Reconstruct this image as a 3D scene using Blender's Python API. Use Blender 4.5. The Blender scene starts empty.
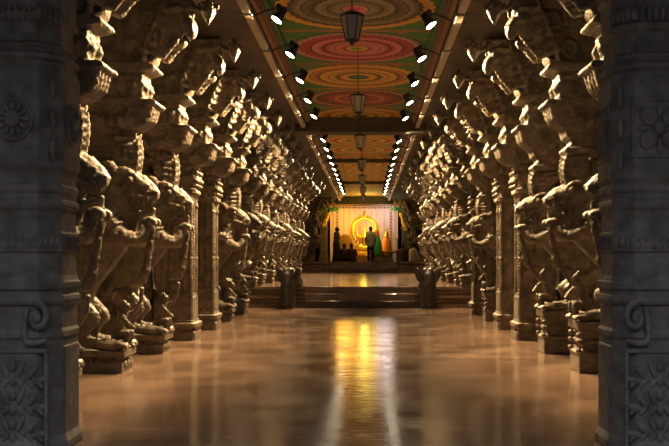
import bpy, math, random
from mathutils import Vector, Matrix
R = random.Random(7)
C = bpy.context.scene.collection
PI = math.pi
sin, cos = math.sin, math.cos

# ------------------------------------------------------------------ helpers
class MB:
    def __init__(s): s.v = []; s.f = []
    def add(s, vs, fs):
        n = len(s.v); s.v += [tuple(p) for p in vs]; s.f += [tuple(i + n for i in f) for f in fs]; return s
    def box(s, x0, x1, y0, y1, z0, z1):
        return s.add([(x0,y0,z0),(x1,y0,z0),(x1,y1,z0),(x0,y1,z0),(x0,y0,z1),(x1,y0,z1),(x1,y1,z1),(x0,y1,z1)],
              [(0,3,2,1),(4,5,6,7),(0,1,5,4),(1,2,6,5),(2,3,7,6),(3,0,4,7)])
    def prism(s, poly, y0, y1):                       # poly in xz, extruded along y
        n = len(poly)
        vs = [(x,y0,z) for x,z in poly] + [(x,y1,z) for x,z in poly]
        fs = [tuple(range(n)), tuple(range(2*n-1, n-1, -1))]
        fs += [(i, i+n, (i+1)%n+n, (i+1)%n) for i in range(n)]
        return s.add(vs, fs)
    def loft(s, rings, closed=True, cap=True):
        n = len(rings[0]); vs = [p for r in rings for p in r]; fs = []
        for k in range(len(rings)-1):
            for i in range(n if closed else n-1):
                a, b = k*n+i, k*n+(i+1)%n
                fs.append((a, b, b+n, a+n))
        if cap and closed:
            fs.append(tuple(range(n-1, -1, -1))); fs.append(tuple((len(rings)-1)*n+i for i in range(n)))
        return s.add(vs, fs)
    def ell(s, c, r, rot=None, nu=14, nv=9):
        M = (rot or Matrix.Identity(3)); c = Vector(c); vs = [c + M @ Vector((0,0,r[2]))]
        for j in range(1, nv):
            t = PI*j/nv
            for i in range(nu):
                p = 2*PI*i/nu
                vs.append(c + M @ Vector((r[0]*sin(t)*cos(p), r[1]*sin(t)*sin(p), r[2]*cos(t))))
        vs.append(c + M @ Vector((0,0,-r[2]))); fs = []
        for i in range(nu): fs.append((0, 1+i, 1+(i+1)%nu))
        for j in range(nv-2):
            for i in range(nu):
                a, b = 1+j*nu+i, 1+j*nu+(i+1)%nu
                fs.append((a, a+nu, b+nu, b))
        L = len(vs)-1; o = 1+(nv-2)*nu
        for i in range(nu): fs.append((L, o+(i+1)%nu, o+i))
        return s.add(vs, fs)
    def tube(s, pts, rad, n=10, sq=1.0, sub=3, ends=True):      # smooth tapered tube; sq widens it along y
        P = [Vector(p) for p in pts]; Rr = list(rad)
        if sub > 1 and len(P) > 2:
            Q = []; q = []
            for i in range(len(P)-1):
                p0 = P[max(i-1,0)]; p1 = P[i]; p2 = P[i+1]; p3 = P[min(i+2,len(P)-1)]
                for k in range(sub):
                    t = k/sub
                    Q.append(0.5*((2*p1)+(p2-p0)*t+(2*p0-5*p1+4*p2-p3)*t*t+(3*p1-p0-3*p2+p3)*t**3))
                    q.append(Rr[i]*(1-t)+Rr[i+1]*t)
            Q.append(P[-1]); q.append(Rr[-1]); P, Rr = Q, q
        rings = []
        for i, p in enumerate(P):
            d = (P[min(i+1,len(P)-1)]-P[max(i-1,0)]).normalized()
            a = Vector((0,1,0)) if abs(d.y) < .9 else Vector((1,0,0))
            b = d.cross(a).normalized(); a = b.cross(d).normalized()
            rings.append([p + a*(Rr[i]*sq*cos(2*PI*k/n)) + b*(Rr[i]*sin(2*PI*k/n)) for k in range(n)])
        s.loft(rings)
        if ends:
            for i in (0, -1): s.ell(P[i], (Rr[i], Rr[i]*sq, Rr[i]), nu=n, nv=6)
        return s
    def lathe(s, prof, cx=0, cy=0, n=16, rot=0, sqx=1, sqy=1):
        return s.loft([[(cx+r*sqx*cos(2*PI*k/n+rot), cy+r*sqy*sin(2*PI*k/n+rot), z) for k in range(n)] for r, z in prof])
    def chsq(s, prof, cx=0, cy=0, ch=.25, ax=1, ay=1):  # chamfered-square stack: prof (half width, z[, chamfer])
        rings = []
        for t in prof:
            h, z = t[0], t[1]; c = t[2] if len(t) > 2 else ch
            a, b = h*ax, h*ay; k = c*min(a, b)
            rings.append([(cx+x, cy+y, z) for x, y in ((a,-b+k),(a,b-k),(a-k,b),(-a+k,b),(-a,b-k),(-a,-b+k),(-a+k,-b),(a-k,-b))])
        return s.loft(rings)
    def section(s, pts, z0, z1):
        return s.loft([[(x,y,z0) for x,y in pts], [(x,y,z1) for x,y in pts]])
    def map(s, fn): s.v = [fn(*p) for p in s.v]; return s
    def mesh(s, name, smooth=False):
        m = bpy.data.meshes.new(name); m.from_pydata(s.v, [], s.f); m.validate()
        import bmesh
        b = bmesh.new(); b.from_mesh(m); bmesh.ops.recalc_face_normals(b, faces=b.faces); b.to_mesh(m); b.free()
        if smooth:
            for p in m.polygons: p.use_smooth = True
        return m
    def build(s, name, mat, parent=None, smooth=False, bevel=0, loc=None, remesh=0, disp=0, smooth_it=0, seg=2):
        m = s.mesh(name, smooth)
        if remesh or bevel:
            t = bpy.data.objects.new('tmp', m); C.objects.link(t)
            if bevel:
                d = t.modifiers.new('b','BEVEL'); d.width = bevel; d.segments = seg; d.limit_method = 'ANGLE'; d.angle_limit = .6
            if remesh:
                d = t.modifiers.new('r','REMESH'); d.mode = 'VOXEL'; d.voxel_size = remesh; d.use_smooth_shade = True
            if smooth_it:
                d = t.modifiers.new('s','SMOOTH'); d.iterations = smooth_it; d.factor = .5
            if disp:
                tx = bpy.data.textures.new('carving','CLOUDS'); tx.noise_scale = .055; tx.noise_depth = 2
                d = t.modifiers.new('d','DISPLACE'); d.texture = tx; d.strength = disp; d.mid_level = .5; d.texture_coords = 'LOCAL'
            dg = bpy.context.evaluated_depsgraph_get()
            m2 = bpy.data.meshes.new_from_object(t.evaluated_get(dg)); m2.name = name
            bpy.data.objects.remove(t); bpy.data.meshes.remove(m); m = m2
            if smooth and not remesh:
                for p in m.polygons: p.use_smooth = True
        m.materials.clear(); m.materials.append(mat)
        o = bpy.data.objects.new(name, m); C.objects.link(o)
        if parent: o.parent = parent
        if loc: o.location = loc
        return o

def tag(o, label=None, cat=None, group=None, kind=None):
    if label: o['label'] = label
    if cat: o['category'] = cat
    if group: o['group'] = group
    if kind: o['kind'] = kind
    return o
def empty(name, loc=(0,0,0), rz=0, label=None, cat=None, group=None):
    o = bpy.data.objects.new(name, None); C.objects.link(o); o.location = loc; o.rotation_euler = (0,0,rz)
    o.empty_display_size = .1
    return tag(o, label, cat, group)
def copy_tree(o, parent=None):
    c = o.copy(); C.objects.link(c)
    if parent: c.parent = parent
    for ch in list(o.children): copy_tree(ch, c)
    return c

# ------------------------------------------------------------------ materials
def nt(name):
    m = bpy.data.materials.new(name); m.use_nodes = True; n = m.node_tree; n.nodes.clear()
    out = n.nodes.new('ShaderNodeOutputMaterial'); b = n.nodes.new('ShaderNodeBsdfPrincipled')
    n.links.new(b.outputs[0], out.inputs[0]); return m, n, b
def plain(name, col, rough=.6, metal=0, emit=None, es=0, alpha=None):
    m, n, b = nt(name)
    b.inputs['Base Color'].default_value = (*col, 1); b.inputs['Roughness'].default_value = rough
    b.inputs['Metallic'].default_value = metal
    tx = n.nodes.new('ShaderNodeTexCoord'); no = n.nodes.new('ShaderNodeTexNoise'); no.inputs['Scale'].default_value = 35
    n.links.new(tx.outputs['Object'], no.inputs['Vector'])
    bp = n.nodes.new('ShaderNodeBump'); bp.inputs['Strength'].default_value = .15; bp.inputs['Distance'].default_value = .004
    n.links.new(no.outputs[0], bp.inputs['Height']); n.links.new(bp.outputs[0], b.inputs['Normal'])
    if emit: b.inputs['Emission Color'].default_value = (*emit, 1); b.inputs['Emission Strength'].default_value = es
    return m
def stone(name, c1, c2, rough=.6, scale=6, bump=.5, dist=.012):
    m, n, b = nt(name); L = n.links.new
    tx = n.nodes.new('ShaderNodeTexCoord')
    no = n.nodes.new('ShaderNodeTexNoise'); no.inputs['Scale'].default_value = scale; no.inputs['Detail'].default_value = 6
    L(tx.outputs['Object'], no.inputs['Vector'])
    cr = n.nodes.new('ShaderNodeValToRGB'); cr.color_ramp.elements[0].position = .35; cr.color_ramp.elements[1].position = .65
    cr.color_ramp.elements[0].color = (*c1,1); cr.color_ramp.elements[1].color = (*c2,1)
    L(no.outputs[0], cr.inputs[0]); L(cr.outputs[0], b.inputs['Base Color'])
    n2 = n.nodes.new('ShaderNodeTexNoise'); n2.inputs['Scale'].default_value = 28; n2.inputs['Detail'].default_value = 5
    L(tx.outputs['Object'], n2.inputs['Vector'])
    vo = n.nodes.new('ShaderNodeTexVoronoi'); vo.inputs['Scale'].default_value = 22
    L(tx.outputs['Object'], vo.inputs['Vector'])
    ad = n.nodes.new('ShaderNodeMath'); ad.operation = 'MULTIPLY_ADD'; ad.inputs[1].default_value = .5
    L(vo.outputs[0], ad.inputs[0]); L(n2.outputs[0], ad.inputs[2])
    bp = n.nodes.new('ShaderNodeBump'); bp.inputs['Strength'].default_value = bump; bp.inputs['Distance'].default_value = dist
    L(ad.outputs[0], bp.inputs['Height']); L(bp.outputs[0], b.inputs['Normal'])
    b.inputs['Roughness'].default_value = rough
    return m
STONE = stone('sandstone', (.085,.07,.050), (.19,.153,.108), .5, 7, .9, .016)
STONE2 = stone('sandstone_plinth', (.09,.07,.048), (.18,.14,.095), .6, 8, .8)
SHAFT = stone('sandstone_shaft', (.06,.052,.04), (.115,.097,.072), .65, 5)
DARK = stone('dark_granite', (.085,.085,.085), (.16,.16,.16), .7, 9, .6, .006)
SOOT = stone('sooted_stone', (.035,.028,.022), (.07,.055,.042), .8, 3)
ELEPH = stone('black_granite', (.035,.036,.038), (.075,.073,.07), .5, 9)
BLACK = plain('black_metal', (.012,.012,.013), .45)
RAIL = plain('pale_painted_wood', (.34,.27,.18), .5)
REDW = plain('red_painted_timber', (.14,.04,.025), .6)
OCHRE = plain('ochre_painted_timber', (.30,.15,.035), .6)
GREENP = plain('green_painted_timber', (.03,.12,.03), .6)
LENS = plain('lamp_lens', (1,.9,.7), .3, emit=(1,.86,.6), es=26)
GLASS = plain('dusty_glass', (.30,.29,.25), .3)
GOLD = plain('gilded_metal', (.85,.56,.10), .32, 1)
GOLDP = plain('gold_cloth', (.9,.45,.02), .6)

def floor_mat():
    m, n, b = nt('polished_floor_stone'); L = n.links.new
    tx = n.nodes.new('ShaderNodeTexCoord')
    br = n.nodes.new('ShaderNodeTexBrick'); br.inputs['Scale'].default_value = 1
    br.offset = .5; br.inputs['Brick Width'].default_value = 1.2; br.inputs['Row Height'].default_value = .62
    br.inputs['Mortar Size'].default_value = .006; br.inputs['Color1'].default_value = (.20,.135,.098,1)
    br.inputs['Color2'].default_value = (.165,.112,.082,1); br.inputs['Mortar'].default_value = (.06,.035,.02,1)
    L(tx.outputs['Object'], br.inputs['Vector'])
    no = n.nodes.new('ShaderNodeTexNoise'); no.inputs['Scale'].default_value = 1.7; no.inputs['Detail'].default_value = 7
    L(tx.outputs['Object'], no.inputs['Vector'])
    mx = n.nodes.new('ShaderNodeMix'); mx.data_type = 'RGBA'; mx.blend_type = 'OVERLAY'; mx.inputs[0].default_value = .7
    L(br.outputs[0], mx.inputs[6]); L(no.outputs[0], mx.inputs[7]); L(mx.outputs[2], b.inputs['Base Color'])
    mr = n.nodes.new('ShaderNodeMapRange'); mr.inputs[1].default_value = .3; mr.inputs[2].default_value = .7
    mr.inputs[3].default_value = .08; mr.inputs[4].default_value = .19
    L(no.outputs[0], mr.inputs[0]); L(mr.outputs[0], b.inputs['Roughness'])
    n2 = n.nodes.new('ShaderNodeTexNoise'); n2.inputs['Scale'].default_value = 5; n2.inputs['Detail'].default_value = 3
    mp = n.nodes.new('ShaderNodeMapping'); mp.inputs['Scale'].default_value = (1.2,2.4,1); L(tx.outputs['Object'], mp.inputs[0]); L(mp.outputs[0], n2.inputs['Vector'])
    bp = n.nodes.new('ShaderNodeBump'); bp.inputs['Strength'].default_value = .38; bp.inputs['Distance'].default_value = .006
    L(n2.outputs[0], bp.inputs['Height']); L(bp.outputs[0], b.inputs['Normal'])
    b.inputs['Specular IOR Level'].default_value = .5
    return m
FLOOR = floor_mat()

def medallion(name, stops, bg, edge, n_pet=16):
    """painted lotus medallion: rings of petals round a boss, on a coloured ground with a border"""
    m, n, b = nt(name); L = n.links.new
    def math_(op, a, b_=None, c=None):
        k = n.nodes.new('ShaderNodeMath'); k.operation = op
        for i, x in enumerate((a, b_, c)):
            if x is None: continue
            if isinstance(x, (int, float)): k.inputs[i].default_value = x
            else: L(x, k.inputs[i])
        return k.outputs[0]
    tx = n.nodes.new('ShaderNodeTexCoord'); sp = n.nodes.new('ShaderNodeSeparateXYZ'); L(tx.outputs['Object'], sp.inputs[0])
    x, y = sp.outputs[0], sp.outputs[1]
    r = math_('SQRT', math_('ADD', math_('MULTIPLY', x, x), math_('MULTIPLY', y, y)))
    th = math_('ARCTAN2', y, x)
    pet = math_('ABSOLUTE', math_('SINE', math_('MULTIPLY', th, n_pet)))
    rr = math_('SUBTRACT', math_('DIVIDE', r, .97), math_('MULTIPLY', pet, .028))
    cr = n.nodes.new('ShaderNodeValToRGB'); cr.color_ramp.interpolation = 'LINEAR'; els = cr.color_ramp.elements
    pts = []; step = 1/len(stops)
    for i, (ca, cb) in enumerate(stops): pts += [(i*step+.004, ca), ((i+1)*step-.03, cb), ((i+1)*step-.012, (.02,.012,.01)), ((i+1)*step, (.02,.012,.01))]
    pts = pts[:31]
    while len(els) > 1: els.remove(els[-1])
    els[0].position = 0; els[0].color = (*stops[0][0],1)
    for p, c in pts[1:]:
        e = els.new(min(p,1)); e.color = (*c,1)
    L(rr, cr.inputs[0])
    no = n.nodes.new('ShaderNodeTexVoronoi'); no.inputs['Scale'].default_value = 5; L(tx.outputs['Object'], no.inputs['Vector'])
    g = n.nodes.new('ShaderNodeValToRGB'); g.color_ramp.interpolation = 'CONSTANT'
    g.color_ramp.elements[0].color = (*edge,1); g.color_ramp.elements[1].position = .2; g.color_ramp.elements[1].color = (*bg,1)
    L(no.outputs[0], g.inputs[0])
    mx = n.nodes.new('ShaderNodeMix'); mx.data_type = 'RGBA'
    L(math_('GREATER_THAN', rr, 1.0), mx.inputs[0]); L(cr.outputs[0], mx.inputs[6]); L(g.outputs[0], mx.inputs[7])
    m2 = n.nodes.new('ShaderNodeMix'); m2.data_type = 'RGBA'
    L(math_('GREATER_THAN', math_('ABSOLUTE', y), .985), m2.inputs[0]); L(mx.outputs[2], m2.inputs[6]); m2.inputs[7].default_value = (*edge,1)
    L(m2.outputs[2], b.inputs['Base Color']); b.inputs['Roughness'].default_value = .7
    return m

# ------------------------------------------------------------------ measures
EYE = 1.27
ROW0, PITCH = 9.95, 1.93                 # centre of the first full row, spacing
AX = 2.75                                # pillar axis from the middle of the hall
PLAT_Y, PLAT_Z = 22.0, .51
CEIL_Z = 4.27
END_Y = 48.0

# ------------------------------------------------------------------ the setting
MB().box(-5.5, 5.5, -8, END_Y+2, -.3, 0).build('floor', FLOOR)
tag(bpy.data.objects['floor'], kind='structure')
# roof cut short near the viewer to let in daylight, with the long beams that carry the painted ceiling
s = MB(); s.box(-5.5, 5.5, 3, END_Y+2, CEIL_Z+.02, CEIL_Z+.5)
for k in (-1, 1):
    s.box(min(k*1.42,k*5.5), max(k*1.42,k*5.5), 3, END_Y+2, 4.145, CEIL_Z+.1)
tag(s.build('ceiling', SOOT), kind='structure')
for side, k in (('left', -1), ('right', 1)):
    s = MB(); x = k*4.6
    s.box(min(x,x+k*.3), max(x,x+k*.3), 3, END_Y+2, 0, 4.13)
    y = 3
    while y < END_Y:                      # pilasters and niches in the outer wall
        s.box(min(x-k*.12,x), max(x-k*.12,x), y, y+.35, 0, 4.13)
        s.box(min(x-k*.2,x), max(x-k*.2,x), y-.06, y+.41, 0, .5)
        s.box(min(x-k*.2,x), max(x-k*.2,x), y-.1, y+.45, 2.9, 3.15)
        y += PITCH
    s.box(min(x-k*.16,x), max(x-k*.16,x), 3, END_Y+2, 3.3, 3.5)
    tag(s.build('wall_'+side, SOOT, bevel=.015), kind='structure')
tag(MB().box(-5.5, 5.5, END_Y+1.6, END_Y+2, 0, 4.3).build('wall_back', SOOT), kind='structure')
# painted mouldings beside the ceiling paintings: trim
for q, k in enumerate((-1, 1)):
    for j, (a, b_, z0, mt) in enumerate(((1.0,1.06,4.20,GREENP),(1.06,1.12,4.17,REDW),(1.12,1.17,4.14,OCHRE),(1.17,1.42,4.12,SOOT))):
        s = MB().box(min(k*a,k*b_), max(k*a,k*b_), 5.6, 45.2, z0, CEIL_Z+.02)
        tag(s.build('trim_%d' % (q*4+j+1), mt), kind='structure')
# raised platform
def mould(prof, x0, x1, yf, yb):          # a long base whose front (towards -y) has a moulded profile
    rings = [[(x0, yf-p, z), (x1, yf-p, z), (x1, yb, z), (x0, yb, z)] for p, z in prof]
    return MB().loft(rings)
P6 = PLAT_Z
pf = [(.10,0),(.10,.09),(.04,.12),(.04,.19),(.12,.22),(.12,.27),(0,.33),(0,.40),(.10,.44),(.10,P6)]
s = MB()
for a, b_ in ((-4.6,-1.42),(1.34,4.6)):
    m_ = mould(pf, a, b_, PLAT_Y+.3, END_Y+1.6); s.add(m_.v, m_.f)
s.box(-1.42, 1.34, PLAT_Y+.6, END_Y+1.6, 0, P6)
tag(s.build('floor_platform', FLOOR), kind='structure')
root = empty('lower_stairs', (0, PLAT_Y, 0), label='broad flight of three polished stone steps between the two elephant statues', cat='stairs')
for i in range(3):
    MB().box(-1.40, 1.32, i*.2, .6, i*.17, (i+1)*.17 - (0 if i < 2 else 0)).build('step', FLOOR, root, bevel=.012)
Z2 = 1.0; Y2 = 41.5
s = MB()
pf2 = [(.08,P6),(.08,P6+.08),(.02,P6+.12),(.02,P6+.2),(.1,P6+.24),(.1,P6+.3),(0,P6+.36),(.08,P6+.42),(.08,Z2+.02)]
for a, b_ in ((-4.6,-1.62),(1.62,4.6)):
    m_ = mould(pf2, a, b_, Y2-.3, END_Y+1.6); s.add(m_.v, m_.f)
s.box(-1.62, 1.62, Y2+.6, END_Y+1.6, P6, Z2)
tag(s.build('floor_sanctum', FLOOR), kind='structure')
root = empty('upper_stairs', (0, Y2, P6), label='far flight of polished stone steps leading up to the lit shrine', cat='stairs')
for i in range(3):
    MB().box(-1.55, 1.55, i*.2, .6, i*.163, (i+1)*.163).build('step', FLOOR, root, bevel=.012)

# ------------------------------------------------------------------ carved pillars
Y4 = .17
def remap(zb, zt):
    return lambda x, y, z: (x, y, zb + (z-.24)*(zt-zb)/(2.68-.24))
def scroll(mb, cx, cz, r, y, turns=1.4, t=.03, sgn=1, a0=0):
    pts = []; rad = []
    N = 16
    for i in range(N+1):
        f = i/N; a = a0 + sgn*turns*2*PI*f; rr = r*(1-.85*f)
        pts.append((cx+rr*cos(a), y, cz+rr*sin(a))); rad.append(t*(1-.5*f))
    mb.tube(pts, rad, n=6, sub=1)
def yali_body(zb, zt, mir=1):
    b = MB(); rm = remap(zb, zt)
    b.tube([(-.34,0,.45),(-.30,0,.75),(-.14,0,1.08),(.07,0,1.36),(.24,0,1.62),(.22,0,1.92),(.26,0,2.16)], [.20,.27,.25,.25,.25,.25,.17], n=16, sq=.82, sub=4)
    b.ell((.21,0,1.94), (.33,.19,.33))
    for k in (-1, 1):                                         # ridges of the round mane
        for rr, yy in ((.30,.12),(.235,.165)):
            pts = [(.21+rr*cos(a), k*yy, 1.94+rr*sin(a)) for a in [math.radians(t) for t in range(70, 330, 20)]]
            b.tube(pts, [.024]*len(pts), n=6, sub=1)
        for j in range(9):                                    # flame locks round the mane
            a = math.radians(80+26*j)
            b.tube([(.21+.27*cos(a),k*.11,1.94+.27*sin(a)),(.21+.34*cos(a+.1),k*.10,1.94+.34*sin(a+.1)),(.21+.38*cos(a+.32),k*.07,1.94+.38*sin(a+.32))],[.04,.03,.012],n=6)
    b.ell((.38,0,2.07), (.20,.17,.19))
    b.tube([(.34,0,2.08),(.48,0,2.09),(.60,0,2.02),(.655,0,1.95)], [.14,.12,.10,.078], n=12, sq=1.2)
    for q, (xx, zz) in enumerate(((.50,2.185),(.56,2.15),(.615,2.095),(.66,2.03))):      # wrinkles across the muzzle
        b.tube([(xx-.05,-.12,zz-.06),(xx,-.05,zz),(xx,.05,zz),(xx-.05,.12,zz-.06)],[.018,.026,.026,.018],n=6)
    b.tube([(.26,0,1.84),(.40,0,1.745),(.52,0,1.73),(.60,0,1.77)], [.11,.075,.055,.03], n=10, sq=1.4)
    for k in (-1, 1):
        b.tube([(.50,k*.10,2.10),(.44,k*.15,2.20),(.33,k*.17,2.22),(.24,k*.18,2.14)], [.03,.045,.04,.02], n=8)   # brow
        b.tube([(.30,k*.16,2.18),(.24,k*.2,2.28),(.14,k*.21,2.30)], [.05,.05,.015], n=8)                        # ear
        b.ell((.69,k*.05,1.985),(.04,.04,.04),nu=10,nv=7); b.tube([(.66,k*.07,1.93),(.655,k*.07,1.85)],[.028,.008],n=6); b.tube([(.34,k*.12,1.97),(.48,k*.135,1.955),(.62,k*.10,1.92)],[.03,.03,.025],n=7)                         # upper lip curl
        # shoulder, foreleg, paw
        b.tube([(.20,k*.15,1.60),(.40,k*.19,1.48),(.54,k*.17,1.48),(.61,k*.12,1.60)], [.15,.10,.072,.058], n=10)
        b.ell((.63,k*.10,1.66), (.075,.065,.06))
        for j in (-1,0,1): b.tube([(.65,k*.10+j*.038,1.69),(.70,k*.10+j*.04,1.67),(.71,k*.10+j*.04,1.62)],[.026,.022,.012],n=6)
        # feathered shoulder wing
        for j in range(8):
            a = math.radians(175-21*j)
            b.tube([(.19,k*.24,1.60),(.19+.13*cos(a),k*.255,1.58+.10*sin(a)),(.17+.25*cos(a),k*.20,1.57+.19*sin(a))],[.022,.032,.012],n=6)
        # hind leg
        b.tube([(-.30,k*.12,.80),(-.12,k*.17,.70),(.02,k*.18,.60)], [.20,.15,.11], n=12)
        b.tube([(.02,k*.18,.60),(-.05,k*.17,.47),(-.05,k*.17,.36),(.12,k*.17,.31),(.32,k*.17,.30)], [.11,.08,.07,.07,.065], n=10)
        for j in (-1,0,1): b.tube([(.33,k*.17+j*.045,.31),(.40,k*.17+j*.05,.30),(.43,k*.17+j*.05,.26)],[.036,.03,.015],n=6)
        scroll(b, -.18, .74, .12, k*.30, 1.3, .025)
    b.tube([(.66,0,1.80),(.64,0,1.5),(.585,0,1.18),(.54,0,1.02)], [.028,.036,.045,.06], n=8)      # trunk held in the paws
    b.tube([(.585,0,1.12),(.52,0,1.02),(.42,0,.98)], [.05,.06,.03], n=8)
    b.map(rm); return b
def mane_mesh(zb, zt):
    b = MB(); rm = remap(zb, zt)
    b.tube([(.30,0,2.14),(.34,0,2.30),(.34,0,2.48),(.36,0,2.60),(.38,0,2.68)], [.13,.105,.085,.075,.07], n=12, sq=1.2)
    for j in range(6):
        z = 2.20+.078*j; w = .035*sin(PI*(j+.5)/6)
        b.tube([(.36,-.14,z-.01),(.44+w,-.08,z-.01),(.475+w,0,z-.005),(.44+w,.08,z-.01),(.36,.14,z-.01)],[.03,.036,.038,.036,.03],n=8,sub=2)
        for y in (-.085,0,.085):
            b.tube([(.44+w,y,z-.01),(.50+w-abs(y)*.3,y*1.1,z+.005),(.52+w-abs(y)*.3,y*1.15,z+.05)],[.034,.026,.008],n=6,sub=2)
        for k in (-1, 1):
            b.tube([(.34,k*.11,z),(.29,k*.15,z-.01),(.26,k*.155,z+.03)],[.038,.032,.014],n=6,sub=2)
    b.map(rm); return b
def attendant(zb):
    b = MB(); x = .27; k = 1
    b.tube([(x-.02,0,zb+.16),(x+.01,0,zb+.26),(x+.05,0,zb+.36)],[.065,.055,.06],n=8)
    b.ell((x+.09,0,zb+.46),(.05,.05,.06)); b.ell((x+.06,0,zb+.51),(.035,.035,.04))
    for y in (-.07,.07):
        b.tube([(x,y*.7,zb+.14),(x+.13,y*1.3,zb+.18),(x+.10,y*1.2,zb+.05),(x+.15,y*1.2,zb+.03)],[.05,.04,.03,.025],n=7)
    b.tube([(x+.06,.07,zb+.38),(x+.17,.09,zb+.42),(x+.24,.06,zb+.55)],[.032,.026,.02],n=7)
    b.tube([(x+.06,-.07,zb+.38),(x+.14,-.12,zb+.30),(x+.20,-.06,zb+.24)],[.032,.026,.02],n=7)
    b.tube([(x+.24,.06,zb+.52),(x+.25,.06,zb+.66)],[.018,.03],n=6)
    return b
def plinth_mesh(zf, zt, x0=-.5, x1=.38, hy=.22):
    b = MB(); h = zt-zf; cx = (x0+x1)/2; ax = (x1-x0)/2
    if h < .35:
        pr = [(0,0),(0,.5),(-.025,.55),(-.025,.65),(.03,.74),(.03,1)]
    else:
        pr = [(0,0),(0,.34),(.015,.36),(.015,.40),(-.05,.46),(-.05,.52),(-.02,.56),(-.02,.62),(-.05,.66),(-.05,.76),(.0,.84),(.02,.86),(.02,1)]
    b.loft([[(cx-ax-e,-hy-e,zf+t*h),(cx+ax+e,-hy-e,zf+t*h),(cx+ax+e,hy+e,zf+t*h),(cx-ax-e,hy+e,zf+t*h)] for e,t in pr])
    if h >= .35:
        for y in (-hy+.03, hy-.03):
            for t in (.44,.6,.74): b.ell((x1+.0, y, zf+t*h), (.035,.035,.03), nu=8, nv=6)
        for x in (x1-.06, x1-.25, x1-.44):
            for t in (.44,.6,.74): b.ell((x, -hy, zf+t*h), (.03,.03,.025), nu=8, nv=6)
    else:
        for x in (x1-.1, x1-.3, x1-.5):
            scroll(b, x, zf+.6*h, .06, -hy-.01, 1.2, .014)
        for y in (-.12, .0, .12): b.ell((x1+.005,y,zf+.35*h),(.02,.045,.05),nu=8,nv=6)
    return b
def rear_shaft():
    b = MB()
    b.chsq([(.30,0,.1),(.30,.5,.1),(.27,.55,.1),(.27,.62,.1),(.30,.68,.1),(.30,.72,.1),(.25,.78,.3),(.25,1.3,.3),(.28,1.34,.3),(.28,1.42,.3),(.25,1.46,.3),(.25,2.1,.3),(.29,2.14,.1),(.29,2.5,.1),
            (.24,2.56,.4),(.24,2.62,.4),(.33,2.68,.1),(.33,2.74,.1)], cx=-.52)
    # corbelled capital that spreads along the row
    poly = [(-.62,3.42),(.62,3.42),(.62,3.28),(.56,3.26),(.54,3.1),(.44,2.98),(.42,2.84),(.33,2.74),(-.33,2.74),(-.42,2.84),(-.44,2.98),(-.54,3.1),(-.56,3.26),(-.62,3.28)]
    n = len(poly)
    b.loft([[(x, y, z) for y, z in poly] for x in (-.74, -.28)])
    b.box(-.80,-.22,-.66,.66,3.42,3.52); b.box(-.74,-.26,-.28,.28,3.52,4.12)
    for y in (-.5,.5): scroll(b, -.27, 3.12, .1, y*0.8, 1.3, .02)
    for z0, z1 in ((.85,1.24),(1.52,2.04)):
        for y0 in (-.16,):
            b.box(-.28,-.255,-.15,-.12,z0,z1); b.box(-.28,-.255,.12,.15,z0,z1)
        for x in (-.66,-.40): b.box(x,x+.03,-.265,-.24,z0,z1); b.box(x,x+.03,.24,.265,z0,z1)
    return b
def corbel_mesh(neck):
    b = MB(); hy = .20
    if neck < 2.62:
        b.loft([[(x0,-y,z),(x1,-y,z),(x1,y,z),(x0,y,z)] for x0,x1,y,z in ((-.2,.48,.17,neck-.02),(-.2,.53,.19,neck+.04),(-.2,.47,.15,neck+.07),(-.2,.44,.14,neck+.12),(-.2,.50,.18,neck+.17),(-.2,.53,.19,2.66))])
    q = [(-.3,2.93),(.67,2.93)] + [(.67-.20*(1-cos(a)), 2.91-.26*sin(a)) for a in [PI/2*t/7 for t in range(0,8)]] + [(-.3,2.64)]
    b.prism(q, -hy, hy)
    b.prism([(-.3,2.90),(.70,2.90),(.745,2.925),(.735,2.955),(.68,2.975),(-.3,2.985)], -.24, .24)
    b.prism([(-.3,2.96),(.62,2.96),(.585,3.03),(.575,3.10),(.60,3.15),(.575,3.19),(.60,3.25),(.66,3.30),(-.3,3.32)], -.17, .17)
    b.prism([(-.3,3.28),(.67,3.28),(.725,3.31),(.715,3.345),(.64,3.375),(-.3,3.375)], -.225, .225)
    for k in (-1, 1):
        scroll(b, .48, 2.80, .09, k*.20, 1.5, .024)
        for j in range(4): b.ell((.06+.14*j, k*.18, 3.12), (.05,.035,.06), nu=10, nv=7)
        for j in range(4): b.ell((.02+.11*j, k*.215, 2.73), (.045,.03,.07), nu=10, nv=7)
        b.tube([(-.2,k*.2,3.22),(.58,k*.18,3.22)],[.02,.02],n=6)
    for y in (-.15,-.05,.05,.15): b.tube([(.67,y,2.88),(.63,y,2.77),(.55,y,2.68)],[.034,.04,.02],n=7)
    for y in (-.1,.1): b.tube([(.57,y,3.0),(.61,y,3.1),(.58,y,3.2)],[.03,.04,.02],n=7)
    return b
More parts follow.
